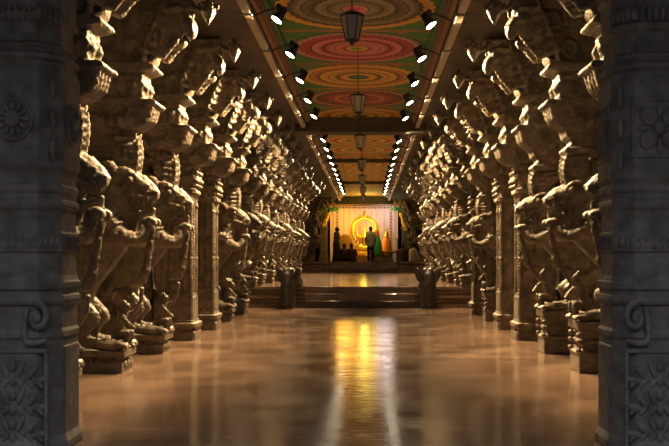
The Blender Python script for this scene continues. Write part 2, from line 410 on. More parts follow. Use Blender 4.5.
def bracket_mesh():
    b = MB()
    b.prism([(-.3,3.34),(.60,3.34),(.585,3.42),(.60,3.52),(.66,3.62),(.76,3.70),(.87,3.86),(.98,3.99),(1.08,4.02),(1.10,4.10),(-.3,4.10)], -.14, .14)
    b.tube([(.56,0,3.36),(.66,0,3.40),(.70,0,3.48),(.66,0,3.56)], [.06,.055,.045,.03], n=10, sq=2.4)
    for k in (-1, 1):
        scroll(b, .47, 3.52, .11, k*.15, 1.6, .03)
        scroll(b, .66, 3.83, .12, k*.15, 1.6, .03)
        b.tube([(.56,k*.13,3.36),(.64,k*.16,3.54),(.80,k*.15,3.68)],[.035,.045,.025],n=8)
        for j in range(5): b.ell((-.05+.12*j,k*.15,3.43),(.045,.03,.045),nu=9,nv=6)
    b.tube([(1.0,0,4.06),(1.12,0,4.01),(1.22,0,3.98),(1.29,0,4.05),(1.27,0,4.09)], [.045,.034,.026,.026,.026], n=8)
    b.tube([(1.02,0,4.02),(1.10,0,3.93),(1.08,0,3.87)],[.03,.022,.01],n=7)
    return b
def lion_mesh():
    b = MB()
    b.tube([(.66,0,3.72),(.80,0,3.82),(.88,0,3.90)], [.15,.15,.12], n=12)
    b.tube([(.84,0,3.92),(.96,0,3.90),(1.01,0,3.84),(1.02,0,3.79)], [.10,.085,.07,.045], n=10, sq=1.25)   # muzzle
    b.tube([(.82,0,3.74),(.91,0,3.69),(.96,0,3.71)], [.075,.05,.03], n=8, sq=1.4)                        # open lower jaw
    for k in (-1, 1):
        b.ell((.95,k*.085,3.95),(.04,.035,.04),nu=10,nv=7)
        b.tube([(1.0,k*.03,3.98),(.94,k*.11,4.01),(.84,k*.15,3.97)],[.03,.035,.02],n=6)
        b.tube([(.84,k*.12,3.99),(.80,k*.19,4.06)],[.04,.012],n=6)
        b.tube([(1.0,k*.055,3.80),(1.0,k*.055,3.74)],[.018,.006],n=6)
        for j in range(6):                                # side locks
            x = .70+.03*j; z = 3.62+.075*j
            b.tube([(x,k*.12,z),(x-.04,k*.20,z-.01),(x-.02,k*.22,z+.05)],[.045,.035,.012],n=7)
    for j in range(4):                                    # locks under the jaw
        x = .74+.03*j; z = 3.60+.04*j
        for y in (-.08,.08):
            b.tube([(x,y,z),(x+.06,y*1.2,z-.03),(x+.10,y*1.3,z+.01)],[.036,.03,.010],n=7,sub=2)
    for j in range(3):                                    # crest
        for y in (-.06,.0,.06): b.tube([(.86+.05*j,y,3.99),(.91+.05*j,y*1.2,4.03),(.93+.05*j,y*1.3,4.09)],[.035,.028,.010],n=6)
    b.map(lambda X,Y,Z: (.80+(X-.80)*1.28, Y*1.25, 3.83+(Z-3.83)*1.2-.07)); return b
def bud_mesh():
    b = MB()
    b.lathe([(.02,4.13),(.03,4.08),(.05,4.05),(.075,4.01),(.085,3.965),(.06,3.91),(.028,3.86),(.012,3.83),(.004,3.82)], 1.27, 0, 12)
    for j in range(6):
        a = 2*PI*j/6
        b.tube([(1.27+.06*cos(a),.06*sin(a),4.05),(1.27+.1*cos(a),.1*sin(a),4.01),(1.27+.11*cos(a),.11*sin(a),4.06)],[.022,.022,.008],n=6)
    return b

SH = rear_shaft().build('shaft', SHAFT, bevel=.012)
BR = bracket_mesh().build('bracket', STONE, remesh=.015, smooth_it=2, disp=.018)
LI = lion_mesh().build('lion_head', STONE, remesh=.0115, smooth_it=1, disp=.014)
BU = bud_mesh().build('lotus_bud', STONE, smooth=True)
def clone(o, parent, name=None):
    c = o.copy(); C.objects.link(c); c.parent = parent; return c
def upper(root, neck):
    clone(SH, root); corbel_mesh(neck).build('corbel', STONE, root, remesh=.016, smooth_it=2, disp=.022)
    br = clone(BR, root); clone(LI, root); clone(BU, root)
def eyes(parent, zb, zt):
    rm = remap(zb, zt)
    for k in (-1, 1):
        e = MB().ell(rm(.44, k*.165, 2.115), (.042,.036,.042), nu=12, nv=8); e.build('eye', STONE, parent, smooth=True)
    for k in (-1, 1):                                         # one row of teeth on each side of the jaw
        t = MB()
        for j in range(5):
            n = 18; t.lathe([(.027,.02),(.024,-.03),(.006,-.075)], n=6)
            t.v[-n:] = [(p[0]+.42+.05*j, p[1]+k*(.135-.008*j), p[2]+rm(0,0,1.945-.008*j)[2]) for p in t.v[-n:]]
        t.build('tooth_row', STONE, parent)
def make_yali(zf, zp, zt):
    root = empty('yali_pillar')
    plinth_mesh(zf, zp).build('plinth', STONE2, root, bevel=.01)
    y = yali_body(zp, zt).build('yali', STONE, root, remesh=.0145, smooth_it=1, disp=.02)
    mane_mesh(zp, zt).build('mane', STONE, y, remesh=.014, smooth_it=1)
    eyes(y, zp, zt)
    attendant(zp).build('attendant_figure', STONE, root, remesh=.011, smooth_it=1)
    upper(root, zt-.02)
    return root
def make_plain(zf, fl):
    root = empty('fluted_pillar')
    b = MB(); h = .24
    for e, z0, z1 in ((0,0,.5),(-.03,.5,.62),(.03,.7,1.0)):
        pass
    b.chsq([(1,zf,.12),(1,zf+.12,.12),(.93,zf+.14,.12),(.93,zf+.165,.12),(1.04,zf+.2,.12),(1.04,zf+.25,.12),(.92,zf+.27,.12),(.92,zf+.30,.12)], cx=.06, ax=.37, ay=.29)
    for x in (.38,.2,.02): b.ell((x,-.27,zf+.16),(.04,.02,.05),nu=8,nv=6)
    for y in (-.14,0,.14): b.ell((.42,y,zf+.16),(.02,.04,.05),nu=8,nv=6)
    b.build('plinth', STONE2, root, bevel=.01)
    # fluted shaft: square with attached corner colonettes
    b = MB(); cx, hx, hy = .09, .27, .20
    b.chsq([(1,zf+.3,.1),(1,.64,.1),(.96,.67,.3),(.96,.70,.3)], cx=cx, ax=hx+.03, ay=hy+.03)
    pts = []
    def edge(p, q, n=fl):
        for i in range(n):
            for f, d in ((.1,0),(.3,.018),(.7,.018),(.9,0)):
                t = (i+f)/n; x = p[0]+(q[0]-p[0])*t; y = p[1]+(q[1]-p[1])*t
                nx, ny = q[1]-p[1], -(q[0]-p[0]); l = math.hypot(nx, ny); pts.append((x-nx/l*d, y-ny/l*d))
    cc = [(cx-hx,-hy),(cx+hx,-hy),(cx+hx,hy),(cx-hx,hy)]
    for i in range(4): edge(cc[i], cc[(i+1)%4])
    b.section(pts, .68, 2.2)
    for x in (cx+hx-.005,):
        for y in (-hy+.005, hy-.005):
            b.lathe([(.035,.66),(.03,.7),(.03,1.2),(.042,1.23),(.03,1.26),(.03,2.0),(.045,2.04),(.03,2.08),(.03,2.2)], x, y, 8)
    for x in (cx+hx-.16, cx-.05):
        z = .74
        while z < 2.15: b.ell((x,-hy-.002,z),(.016,.016,.019),nu=6,nv=4); z += .045
    z = .74
    while z < 2.15: b.ell((cx+hx+.002,0,z),(.016,.016,.019),nu=6,nv=4); z += .045
    b.build('fluted_shaft', STONE, root)
    b = MB()
    b.chsq([(1,2.18,.2),(1.15,2.22,.2),(1.15,2.27,.2),(.95,2.30,.3),(.95,2.36,.3),(1.2,2.44,.2),(1.22,2.48,.2),(1,2.50,.3),(1,2.56,.3),(1.12,2.60,.1),(1.12,2.64,.1)], cx=.09, ax=.30, ay=.2)
    for y in (-.18, 0, .18):
        for z, r in ((2.33,.04),(2.53,.045),(2.41,.05)): b.ell((.43,y,z),(r,r,r*.85),nu=8,nv=6)
    for x in (.05,.22,.38):
        for z in (2.33,2.53): b.ell((x,-.21,z),(.04,.03,.035),nu=8,nv=6)
    b.build('capital', STONE, root, bevel=.008)
    upper(root, 2.66)
    return root

YL = make_yali(0, .24, 2.66)
YR = make_yali(0, .56, 2.42)
YPS = [make_yali(P6, .74, 2.55), make_yali(P6, .70, 2.66), make_yali(P6, .80, 2.46)]
PL = make_plain(0, 5)
PR = make_plain(0, 3)
used = set()
def place(proto, side, row, label, group):
    if proto in used: o = copy_tree(proto)
    else: o = proto; used.add(proto)
    k = -1 if side == 'left' else 1
    o.location = (-2.88 if k < 0 else 2.82, ROW0 + row*PITCH, 0); o.rotation_euler = (0, 0, 0 if k < 0 else PI)
    tag(o, label, 'pillar', group); return o
G = {'left': 'carved pillars along the left side of the hall', 'right': 'carved pillars along the right side of the hall'}
ordn = ['first','second','third','fourth','fifth','sixth','seventh','eighth','ninth','tenth','eleventh','twelfth','thirteenth']
nearL = {-1:(YL,'rearing beast pillar half hidden behind the dark foreground pillar at left'),
 0:(YL,'large shadowed rearing beast pillar with orange-lit snout and mane, nearest fully visible on the left'),
 1:(YL,'rearing beast pillar with brightly lit toothed muzzle, second fully visible on the left'),
 2:(PL,'slender fluted pillar on the left, just behind the bright toothed beast pillar'),
 3:(PL,'broad brown fluted pillar on the left with brightly lit edge and square base'),
 4:(YL,'rearing beast pillar on the left, directly beyond the broad fluted pillar'),
 5:(YL,'dark rearing beast pillar on the left floor, closest to the left elephant statue')}
nearR = {-1:(YR,'beast pillar mostly hidden by the dark foreground pillar at right, its brackets showing above'),
 0:(YR,'warmly lit rearing beast pillar on tall moulded plinth, nearest fully visible on the right'),
 1:(YR,'rearing beast pillar on tall moulded plinth, second fully visible on the right'),
 2:(PR,'nearest of the straight fluted pillars on the right, on broad low base'),
 3:(PR,'straight fluted pillar with beaded edges on the right, second of the fluted ones'),
 4:(YR,'shadowed rearing beast pillar on the right, between two straight fluted pillars'),
 5:(PR,'narrow straight fluted pillar on the right, the farthest one standing before the platform')}
for r in range(-1, 6):
    p, l = nearL[r]; place(p, 'left', r, l, G['left'])
    p, l = nearR[r]; place(p, 'right', r, l, G['right'])
LAST = 13
for r in range(6, LAST+1):
    for side in ('left', 'right'):
        n = r-6
        if n == 0: l = 'rearing beast pillar at the platform edge, just behind the %s elephant statue' % side
        elif r == LAST: l = 'small distant beast pillar on the %s, last one before the upper steps' % side
        else: l = 'gold-lit rearing beast pillar on the raised platform, %s behind the %s elephant statue' % (ordn[n], side)
        o = place(YPS[(r*2+(side == 'left'))*7 % 3], side, r, l, G[side])
        o.location.x += R.uniform(-.06,.06); o.location.y += R.uniform(-.07,.07); o.rotation_euler.z += R.uniform(-.05,.05)
YS = make_yali(Z2+.02, 1.26, 2.60)
place(YS, 'left', 17, 'distant beast pillar standing on the raised shrine level at left, nearer the viewer', G['left'])
place(YS, 'left', 18, 'distant beast pillar on the raised shrine level at left, right beside the shrine', G['left'])
place(YS, 'right', 18, 'distant beast pillar on the raised shrine level at right, behind the cream-shirted person', G['right'])
for p in (SH, BR, LI, BU): bpy.data.objects.remove(p)

# ------------------------------------------------------------------ dark foreground pillars
def rosette_round():
    b = MB()
    b.lathe([(.125,0),(.125,.012),(.112,.022),(.10,.012),(.098,.006)], n=28)
    for j in range(12):
        a = 2*PI*j/12; M = Matrix.Rotation(a, 3, 'Z')
        b.ell((.072*cos(a), .072*sin(a), .01), (.03,.017,.02), M, nu=10, nv=6)
    b.lathe([(.047,0),(.047,.024),(.036,.034),(.02,.036),(.001,.034)], n=20)
    return b
def rosette_square():
    b = MB()
    for j in range(4):
        a = 2*PI*j/4+PI/4; M = Matrix.Rotation(a, 3, 'Z')
        b.ell((.092*cos(a), .092*sin(a), .005), (.062,.052,.030), M, nu=14, nv=8)
        a2 = 2*PI*j/4; M = Matrix.Rotation(a2, 3, 'Z')
        b.ell((.10*cos(a2), .10*sin(a2), .003), (.045,.02,.018), M, nu=10, nv=6)
    b.ell((0,0,.012),(.042,.042,.032), nu=14, nv=8)
    for x0,x1,y0,y1 in ((-.16,.16,-.165,-.15),(-.16,.16,.15,.165),(-.165,-.15,-.16,.16),(.15,.165,-.16,.16)): b.box(x0,x1,y0,y1,0,.012)
    return b
def face_on(mb, x, y, z, face):            # lift a relief modelled in xy onto a vertical face
    if face == 'front': return mb.map(lambda a, b, c: (x+a, y-c, z+b))
    return mb.map(lambda a, b, c: (x+face*c, y+a, z+b))
def fg_pillar(x, side):
    root = empty('carved_pillar', (x, 6.085, 0)); SC = lambda b, fx=.9: b.map(lambda X,Y,Z: (X*fx, Y*.95, max(0, 1.27+(Z-1.27)*1.16) if Z < 3.0 else Z if Z > 3.7 else 3.277+(Z-3.0)*.6))
    h = .30
    b = MB()
    b.chsq([(.34,0,.5),(.34,.22,.5),(.315,.26,.5),(.315,.76,.5)])
    SC(b).build('base_block', DARK, root, bevel=.012)
    b = MB(); c = .42
    b.chsq([(.30,.75,c),(.30,.80,c),(.312,.815,c),(.312,.84,c),(.295,.86,c),(.295,.99,c),(.315,1.0,c),(.322,1.02,c),(.315,1.045,c),(.30,1.05,c),(.30,1.075,c),(.318,1.085,c),(.318,1.12,c),(.305,1.13,c),
            (.292,1.16,c),(.285,1.29,c),(.300,1.295,c),(.300,1.40,c),(.288,1.41,c),(.285,1.52,c),(.300,1.54,c),(.308,1.56,c),(.300,1.585,c),(.290,1.59,c),(.290,1.62,c),(.305,1.635,c),(.305,1.665,c),(.29,1.68,c)])
    SC(b).build('banded_shaft', DARK, root, bevel=.006)
    b = MB(); z0, z1 = (1.68, 2.28) if side > 0 else (1.74, 2.34)
    b.chsq([(.285,1.67,.42),(.29,z0,.40),(.312,z0+.03,.42),(.312,z1-.04,.42),(.295,z1,.40),(.295,z1+.02,.4)])
    for k in (-1, 1):                       # raised leaves at the block's corners
        for zc in (z0+.12, z0+.3, z1-.12):
            b.ell((k*.272, -.272, zc), (.025,.025,.06), nu=10, nv=7)
    SC(b).build('flower_block', DARK, root, bevel=.008)
    b = MB(); c = .5
    z = z1+.02
    b.chsq([(.292,z,c),(.292,z+.01,c),(.31,z+.02,c),(.316,z+.035,c),(.31,z+.05,c),(.285,z+.06,c),(.285,z+.075,c),(.30,z+.085,c),(.30,z+.10,c),(.28,z+.11,c),(.272,z+.22,c),(.30,z+.235,c),(.315,z+.25,c),(.312,z+.27,c),
            (.29,z+.28,c),(.30,z+.42,c),(.33,z+.45,c),(.33,z+.5,c),(.30,z+.52,c),(.30,3.75,c),(.36,3.9,c),(.36,4.14,c)])
    SC(b).build('upper_shaft', DARK, root, bevel=.006)
    f = rosette_round() if side < 0 else rosette_square()
    zc = 2.03 if side < 0 else 1.98
    SC(face_on(f, 0, -.311, zc, 'front'), 1.1).build('rosette', DARK, root, smooth=False, bevel=.004)
    f = rosette_round() if side < 0 else rosette_square()
    SC(face_on(f, -side*.311, 0, zc, -side)).build('rosette', DARK, root, bevel=.004)
    # lattice band: diamonds round the shaft
    b = MB(); hb = .300
    for (zb, hb_) in ((1.345,.302),):
        for j in range(7):
            a = -.16+.053*j
            M = Matrix.Rotation(PI/4, 3, 'Y')
            for k in range(2):
                b.ell((a+.013, -hb_, zb-.022+.044*k), (.018,.010,.018), M, nu=4, nv=4)
                b.ell((-side*hb_, a+.013, zb-.022+.044*k), (.010,.018,.018), None, nu=4, nv=4)
        for j in range(4):
            t = (j+.5)/4
            for k in (-1,1):
                b.ell((k*(.17+.12*t), -.30+.12*t, zb), (.02,.02,.03), nu=6, nv=5)
    SC(b).build('lattice_band', DARK, root); b = MB()
    for j in range(5):
        for k in (-1,1): b.ell((k*(.19+.11*j/4)*1, -.31+.12*j/4, 2.62), (.022,.022,.04), nu=6, nv=5)
    for j in range(8): b.ell((-.17+.048*j, -.305, 2.62), (.02,.018,.045), nu=6, nv=5)
    SC(b).build('bud_band', DARK, root)
    # scroll (makara volute) near the aisle edge
    b = MB(); sx = -side*.17
    for k, yy in ((1, -.315),):
        scroll(b, sx, .93, .085, yy, 1.2, .028, sgn=side, a0=PI/2)
        b.tube([(sx-side*-.07,yy,.97),(sx+side*.085,yy,.88),(sx+side*.08,yy,.80),(sx+side*.02,yy,.785),(sx-side*.06,yy,.80)],[.02,.024,.022,.02,.015],n=8)
        b.ell((sx,yy+.01,.925),(.035,.03,.035))
    SC(b).build('volute', DARK, root, smooth=True)
    # foliage panel on the base block
    b = MB(); y = -.318
    for k in (-1, 1):
        b.box(k*.24-.012, k*.24+.012, y-.008, y+.01, .16, .74)
        for zc in (.62,.47,.32):
            for j in range(3):
                M = Matrix.Rotation(k*(.5+.45*j), 3, 'Y')
                b.ell((k*(.055+.065*j), y, zc+.02-.03*j), (.022,.016,.06), M, nu=8, nv=6)
                M = Matrix.Rotation(-k*(.8), 3, 'Y')
                b.ell((k*(.05+.07*j), y, zc-.055), (.018,.014,.04), M, nu=8, nv=6)
    for zc in (.66,.58,.5,.42,.34,.26): b.ell((0, y, zc), (.03,.02,.032), nu=8, nv=6)
    b.box(-.25,.25,y-.008,y+.01,.735,.755)
    SC(b).build('foliage_panel', DARK, root)
    return root
o = fg_pillar(-2.13, -1); tag(o, 'dark grey carved stone pillar in left foreground with round rosette', 'pillar')
o = fg_pillar(2.03, 1); tag(o, 'dark grey carved stone pillar in right foreground with square four-petalled flower', 'pillar')

# ------------------------------------------------------------------ ceiling paintings, cross beams
cream=(.30,.24,.14); dk=(.05,.03,.02); red=(.42,.03,.05); pink=(.60,.22,.22); org=(.55,.22,.03); yel=(.60,.40,.06); mar=(.20,.025,.02); grn=(.04,.17,.03); olive=(.14,.12,.06); teal=(.02,.10,.09)
PAL = {
 'cream': (medallion('cream_medallion', [(red,pink),(cream,olive),(olive,cream),(dk,olive),(cream,dk),(org,yel)], grn, (.3,.12,.03)), 'cream and olive petals with a small pink heart'),
 'red': (medallion('red_medallion', [(grn,yel),(red,pink),(pink,mar),(red,pink),(mar,red),(pink,teal)], grn, (.3,.12,.03), 18), 'crimson and pink petals'),
 'orange': (medallion('orange_medallion', [(grn,teal),(yel,org),(dk,yel),(org,yel),(mar,org),(yel,org)], grn, (.35,.05,.03)), 'orange and yellow petals round a green heart'),
 'maroon': (medallion('maroon_medallion', [(yel,grn),(mar,red),(mar,org),(red,mar),(mar,dk),(org,mar)], grn, (.3,.15,.03), 20), 'maroon petals round a yellow heart'),
 'amber': (medallion('amber_glow_medallion', [(red,org),(yel,org),(grn,yel),((.7,.45,.05),yel),(red,org),((.75,.5,.08),org)], (.30,.30,.04), (.5,.18,.03)), 'glow-tinted amber petals on a yellow-green ground')}  # amber yellows brightened in the paint for the warm glow on the far ceiling
PP = 2.066
y0 = 10.87
order = {-2:'red',-1:'amber',0:'cream',1:'red',2:'orange',3:'maroon',4:'orange',5:'red',6:'amber',7:'amber',8:'orange',9:'amber'}
i = -2; 
while True:
    y = y0 + PP*i
    if y > 44.6: break
    key = order.get(i, ('amber','orange','amber','amber')[i % 4]); mt, desc = PAL[key]
    s = MB().box(-1.0, 1.0, -PP/2, PP/2, -.02, .02); o = s.build('ceiling_painting', mt, loc=(0, y, CEIL_Z))
    if i < 0: lab = 'painted ceiling panel close overhead with %s' % desc
    elif i < 5: lab = 'ceiling painting, %s, %s from front' % (desc, ordn[i])
    else:
        lab = 'ceiling panel, %s, %s after the dark cross beam' % (desc, ordn[i-5] if i-5 < 13 else 'last')
    tag(o, lab, 'ceiling painting', 'painted medallions along the ceiling'); i += 1
for j, y in enumerate((19.4, 27.6, 35.9, 44.9)):
    s = MB()
    if j in (0, 3): s.box(-1.42, 1.42, y, y+.5, 3.95 if j == 0 else 3.85, CEIL_Z); s.box(-1.42, 1.42, y-.06, y+.56, 4.12, CEIL_Z)
    else: s.box(-1.42, 1.42, y, y+.3, 4.15, CEIL_Z)
    tag(s.build('trim_%d' % (10+j), SOOT, bevel=.01), kind='structure')

# ------------------------------------------------------------------ rails with lamps
for k, side in ((-1,'left'),(1,'right')):
    s = MB(); s.box(-.045, .045, 0, 38.5, -.04, .03)
    root = empty('lamp_rail', (k*1.22, 6.2, 4.06), label='long pale rail under the %s edge of the painted ceiling carrying the lamps' % side, cat='rail')
    s.build('rail', RAIL, root, bevel=.008)
    cl = MB().box(-.06, .06, 0, .06, -.05, .06).build('clip', BLACK, root)
    for j in range(21):
        c = cl if j == 0 else clone(cl, root)
        c.location = (0, .4+1.81*j, 0)
def make_lamp():
    root = empty('spot_lamp')
    a = MB(); a.tube([(.262,0,.04),(.12,0,.10),(-.02,0,.14)], [.011]*3, n=6); a.build('arm', BLACK, root)
    a = MB(); a.tube([(-.02,0,.10),(-.02,0,.15)],[.035,.035],n=10); a.build('swivel', BLACK, root, smooth=True)
    d = LD
    q = d.to_track_quat('Z','Y').to_matrix()
    a = MB(); a.lathe([(.02,-.17),(.045,-.165),(.05,-.10),(.052,-.06),(.078,0),(.08,.02),(.072,.02),(.068,.0)], n=16)
    a.map(lambda x,y,z: tuple(q @ Vector((x,y,z)))); a.build('housing', BLACK, root, smooth=True)
    a = MB(); a.lathe([(.070,-.002),(.070,.008),(.001,.012)], n=16); a.map(lambda x,y,z: tuple(q @ Vector((x,y,z)))); a.build('lens', LENS, root)
    return root
LD = Vector((.50, -.25, -.82)).normalized()       # local: +x is towards the wall side
lp = make_lamp(); first = True
LY0 = 10.45
ld = {}
def spot_data(power, name):
    l = bpy.data.lights.new(name, 'SPOT'); l.energy = power; l.color = (1,.66,.32); l.spot_size = math.radians(84); l.spot_blend = .3; l.shadow_soft_size = .05
    return l
SD0 = spot_data(900, 'spot_light_near'); SD0.spot_size = math.radians(62); SD1 = spot_data(1500, 'spot_light_front'); SD = spot_data(1500, 'spot_light'); SD2 = spot_data(1100, 'spot_light_far')
for q in (SD, SD2): q.spot_size = math.radians(106); q.spot_blend = .8
for n in range(-1, 17):
    for k, side in ((-1,'left'),(1,'right')):
        y = LY0 + 1.81*n + (.25 if k > 0 else 0) + (.1 if n < 0 else 0)
        o = lp if first else copy_tree(lp); first = False
        o.location = (k*.90, y, 4.02); o.rotation_euler = (0,0,0 if k > 0 else PI)
        # keep the lamps of both sides leaning towards the viewer
        o.scale = (1, k, 1)
        if n < 0: lab = 'black spot lamp on the %s rail just above the top edge of the view' % side
        else: lab = 'black spot lamp with glowing lens, %s visible along the %s rail' % (ordn[n] if n < 13 else ('fourteenth','fifteenth','sixteenth','seventeenth','last')[n-13], side)
        tag(o, lab, 'lamp', 'spot lamps on the two rails')
        L_ = bpy.data.objects.new('spot_lamp_light', SD0 if n < 0 else SD1 if n < 2 else SD if n < 6 else SD2); C.objects.link(L_)
        d = Vector((k*(.82 if n < 1 else .60), -.28 if n < 0 else -.44, -.62)).normalized()
        L_.location = Vector((k*.90, y, 4.02)) + Vector((k*LD.x, LD.y, LD.z))*.05
        L_.rotation_euler = d.to_track_quat('-Z','Y').to_euler()

# ------------------------------------------------------------------ hanging lanterns
def make_lantern():
    root = empty('hanging_lantern')
    a = MB(); a.lathe([(.118,0),(.118,.015),(.06,.035),(.03,.05),(.012,.06)], n=6); a.build('cap', BLACK, root)
    a = MB()
    for j in range(6):
        t = 2*PI*j/6; a.tube([(.112*cos(t),.112*sin(t),0),(.062*cos(t),.062*sin(t),-.235)],[.006,.006],n=5,ends=False)
        u = 2*PI*(j+1)/6
        a.tube([(.112*cos(t),.112*sin(t),-.005),(.112*cos(u),.112*sin(u),-.005)],[.006,.006],n=5,ends=False)
        a.tube([(.062*cos(t),.062*sin(t),-.235),(.062*cos(u),.062*sin(u),-.235)],[.006,.006],n=5,ends=False)
    a.lathe([(.062,-.235),(.05,-.25),(.02,-.265),(.012,-.285),(.002,-.29)], n=6); a.build('frame', BLACK, root)
    a = MB(); a.loft([[(r*cos(2*PI*j/6), r*sin(2*PI*j/6), z) for j in range(6)] for r,z in ((.108,-.002),(.058,-.233))]); a.build('glass', GLASS, root)
    a = MB(); a.tube([(0,0,.05),(0,0,CEIL_Z-(EYE+2.32)-.02)],[.006,.006],n=6,ends=False); a.build('chain', BLACK, root)
    return root
ln = make_lantern(); first = True
for n in range(7):
    y = 8.7 + 4.35*n
    o = ln if first else copy_tree(ln); first = False
    o.location = (.02-.005*n if n else 0, y, EYE+2.32)
    tag(o, 'unlit six-sided glass lantern on a chain, %s' % ('nearest and largest, at the top of the view' if n == 0 else ordn[n]+' in the line down the hall'), 'lantern', 'lanterns hanging down the middle of the hall')

# ------------------------------------------------------------------ elephant balustrades
def elephant(side):
    b = MB()
    b.tube([(0,.55,.62),(0,.25,.70),(0,.05,.74)], [.20,.22,.18], n=14)             # back sloping behind the head
    b.ell((0,-.02,.80), (.18,.17,.19))
    for k in (-1, 1): b.ell((k*.075,-.06,.91),(.085,.09,.075))
    b.tube([(0,-.14,.78),(0,-.20,.62),(0,-.21,.42),(0,-.19,.22),(.0,-.20,.10),(.04*side,-.25,.05)], [.12,.105,.085,.07,.06,.05], n=12)
    for k in (-1, 1):
        b.tube([(k*.12,.02,.66),(k*.13,-.04,.40),(k*.13,-.06,.12),(k*.13,-.07,.06)], [.11,.10,.09,.10], n=12)
        b.tube([(k*.07,-.15,.66),(k*.10,-.22,.58),(k*.09,-.28,.55)],[.03,.025,.012],n=6)
        b.ell((k*.085,-.165,.80),(.02,.02,.02))
        b.tube([(k*.15,.5,.5),(k*.15,.5,.1)],[.11,.1],n=10)
    return b
for k, x, sd in ((-1,-1.77,'left'),(1,1.62,'right')):
    root = empty('elephant_statue', (x, PLAT_Y-.05, 0), -.25 if k < 0 else .0, label='dark stone elephant statue at the %s end of the lower steps' % sd, cat='statue')
    e = elephant(k).map(lambda X,Y,Z:(X*.88,Y,Z)).build('elephant', ELEPH, root, remesh=.02, smooth_it=3)
    for q in (-1, 1):
        a = MB(); a.ell((q*.215,-.02,.80),(.095,.035,.19), Matrix.Rotation(q*.25,3,'Y')); a.build('ear', ELEPH, e, smooth=True)
    a = MB().box(-.2,.2,-.26,.05,0,.03); a.build('foot_slab', ELEPH, root, bevel=.008)

# ------------------------------------------------------------------ shrine
SY = 46.6
CLOTH = plain('pale_pink_cloth', (.78,.62,.60), .8)
BEADM = plain('dark_marigold_beads', (.16,.03,.01), .7)
YELG = plain('yellow_flowers', (.85,.50,.03), .8); GRNG = plain('green_leaves', (.05,.35,.04), .7); ORG = plain('orange_flowers', (.8,.22,.03), .8)
def cloth_panel():
    b = MB(); N = 60; r0 = []; r1 = []
    for i in range(N+1):
        x = -1.78 + 3.5*i/N; y = .02*sin(i*1.3)
        r0.append((x,y,1.005)); r1.append((x,y,3.90))
    b.loft([r0, r1], closed=False)
    b.loft([[(x,y+.03,z) for x,y,z in r0],[(x,y+.03,z) for x,y,z in r1]], closed=False)
    return b
tag(cloth_panel().build('backdrop_cloth', CLOTH, loc=(0,SY,0)), 'pale pink cloth backdrop hung behind the golden shrine', 'cloth')
def garland(name, pts, step, r, mat, label):
    b = MB()
    for p, q in zip(pts, pts[1:]):
        p, q = Vector(p), Vector(q); n = max(1, int((q-p).length/step))
        for i in range(n): b.ell(p+(q-p)*(i/n), (r,r,r*1.1), nu=8, nv=6)
    b.tube(pts, [.008]*len(pts), n=5, sub=1, ends=False)
    return tag(b.build(name, mat), label, 'garland')
gy = SY-.08
garland('bead_garland', [(-1.42,gy,1.06),(-1.42,gy,3.66)], .16, .038, BEADM, 'vertical string of dark flower beads on the left of the pink backdrop')
garland('bead_garland', [(1.36,gy,1.06),(1.36,gy,3.66)], .16, .038, BEADM, 'vertical string of dark flower beads on the right of the pink backdrop')
garland('bead_garland', [(-1.42,gy,3.76),(1.36,gy,3.76)], .16, .038, BEADM, 'horizontal string of dark flower beads across the top of the pink backdrop')
tag(MB().box(-1.74,1.74,-.05,.05,-.09,.09).build('canopy_fringe', OCHRE, loc=(0,SY-.2,3.93)), 'orange-brown cloth fringe above the shrine backdrop', 'canopy')
def leafy(name, x, z0, z1, mat, label, lean):
    b = MB(); rr = random.Random(int(x*100))
    for i in range(46):
        t = i/45; b.ell((x+lean*t+rr.uniform(-.06,.06), gy-.68+rr.uniform(-.06,.06), z1+(z0-z1)*t), (.055,.055,.055), nu=7, nv=5)
    return tag(b.build(name, mat), label, 'garland')
leafy('flower_garland', -1.82, 2.8, 3.45, YELG, 'yellow flower garland hanging left of the shrine backdrop', -.25)
leafy('flower_garland', 1.82, 2.6, 3.45, YELG, 'yellow flower garland hanging right of the shrine backdrop', .28)
for k, sd in ((-1,'left'),(1,'right')):
    b = MB(); rr = random.Random(3+k)
    for i in range(50):
        a = rr.uniform(0,6.3); r = rr.uniform(0,.22)
        M = Matrix.Rotation(rr.uniform(0,3), 3, 'Y') @ Matrix.Rotation(rr.uniform(0,3), 3, 'X')
        b.ell((k*1.62+r*1.3*cos(a), gy-.62+.1*rr.random(), 3.66+r*.6*sin(a)), (.02,.05,.11), M, nu=6, nv=4)
    tag(b.build('leaf_bunch', GRNG), 'bunch of green leaves tied at the upper %s corner of the shrine' % sd, 'leaves')
# shrine frame piers
for k, sd in ((-1,'left'),(1,'right')):
    root = empty('shrine_pier', (k*2.12, SY-.25, Z2), label='dark stone pier at the %s side of the shrine opening' % sd, cat='pier')
    MB().chsq([(.24,0,.1),(.24,.25,.1),(.2,.3,.2),(.2,1.6,.2),(.24,1.65,.1),(.24,1.8,.1),(.2,1.85,.2),(.2,2.7,.2),(.28,2.85,.1),(.28,3.12,.1)]).build('shaft', SHAFT, root, bevel=.01)
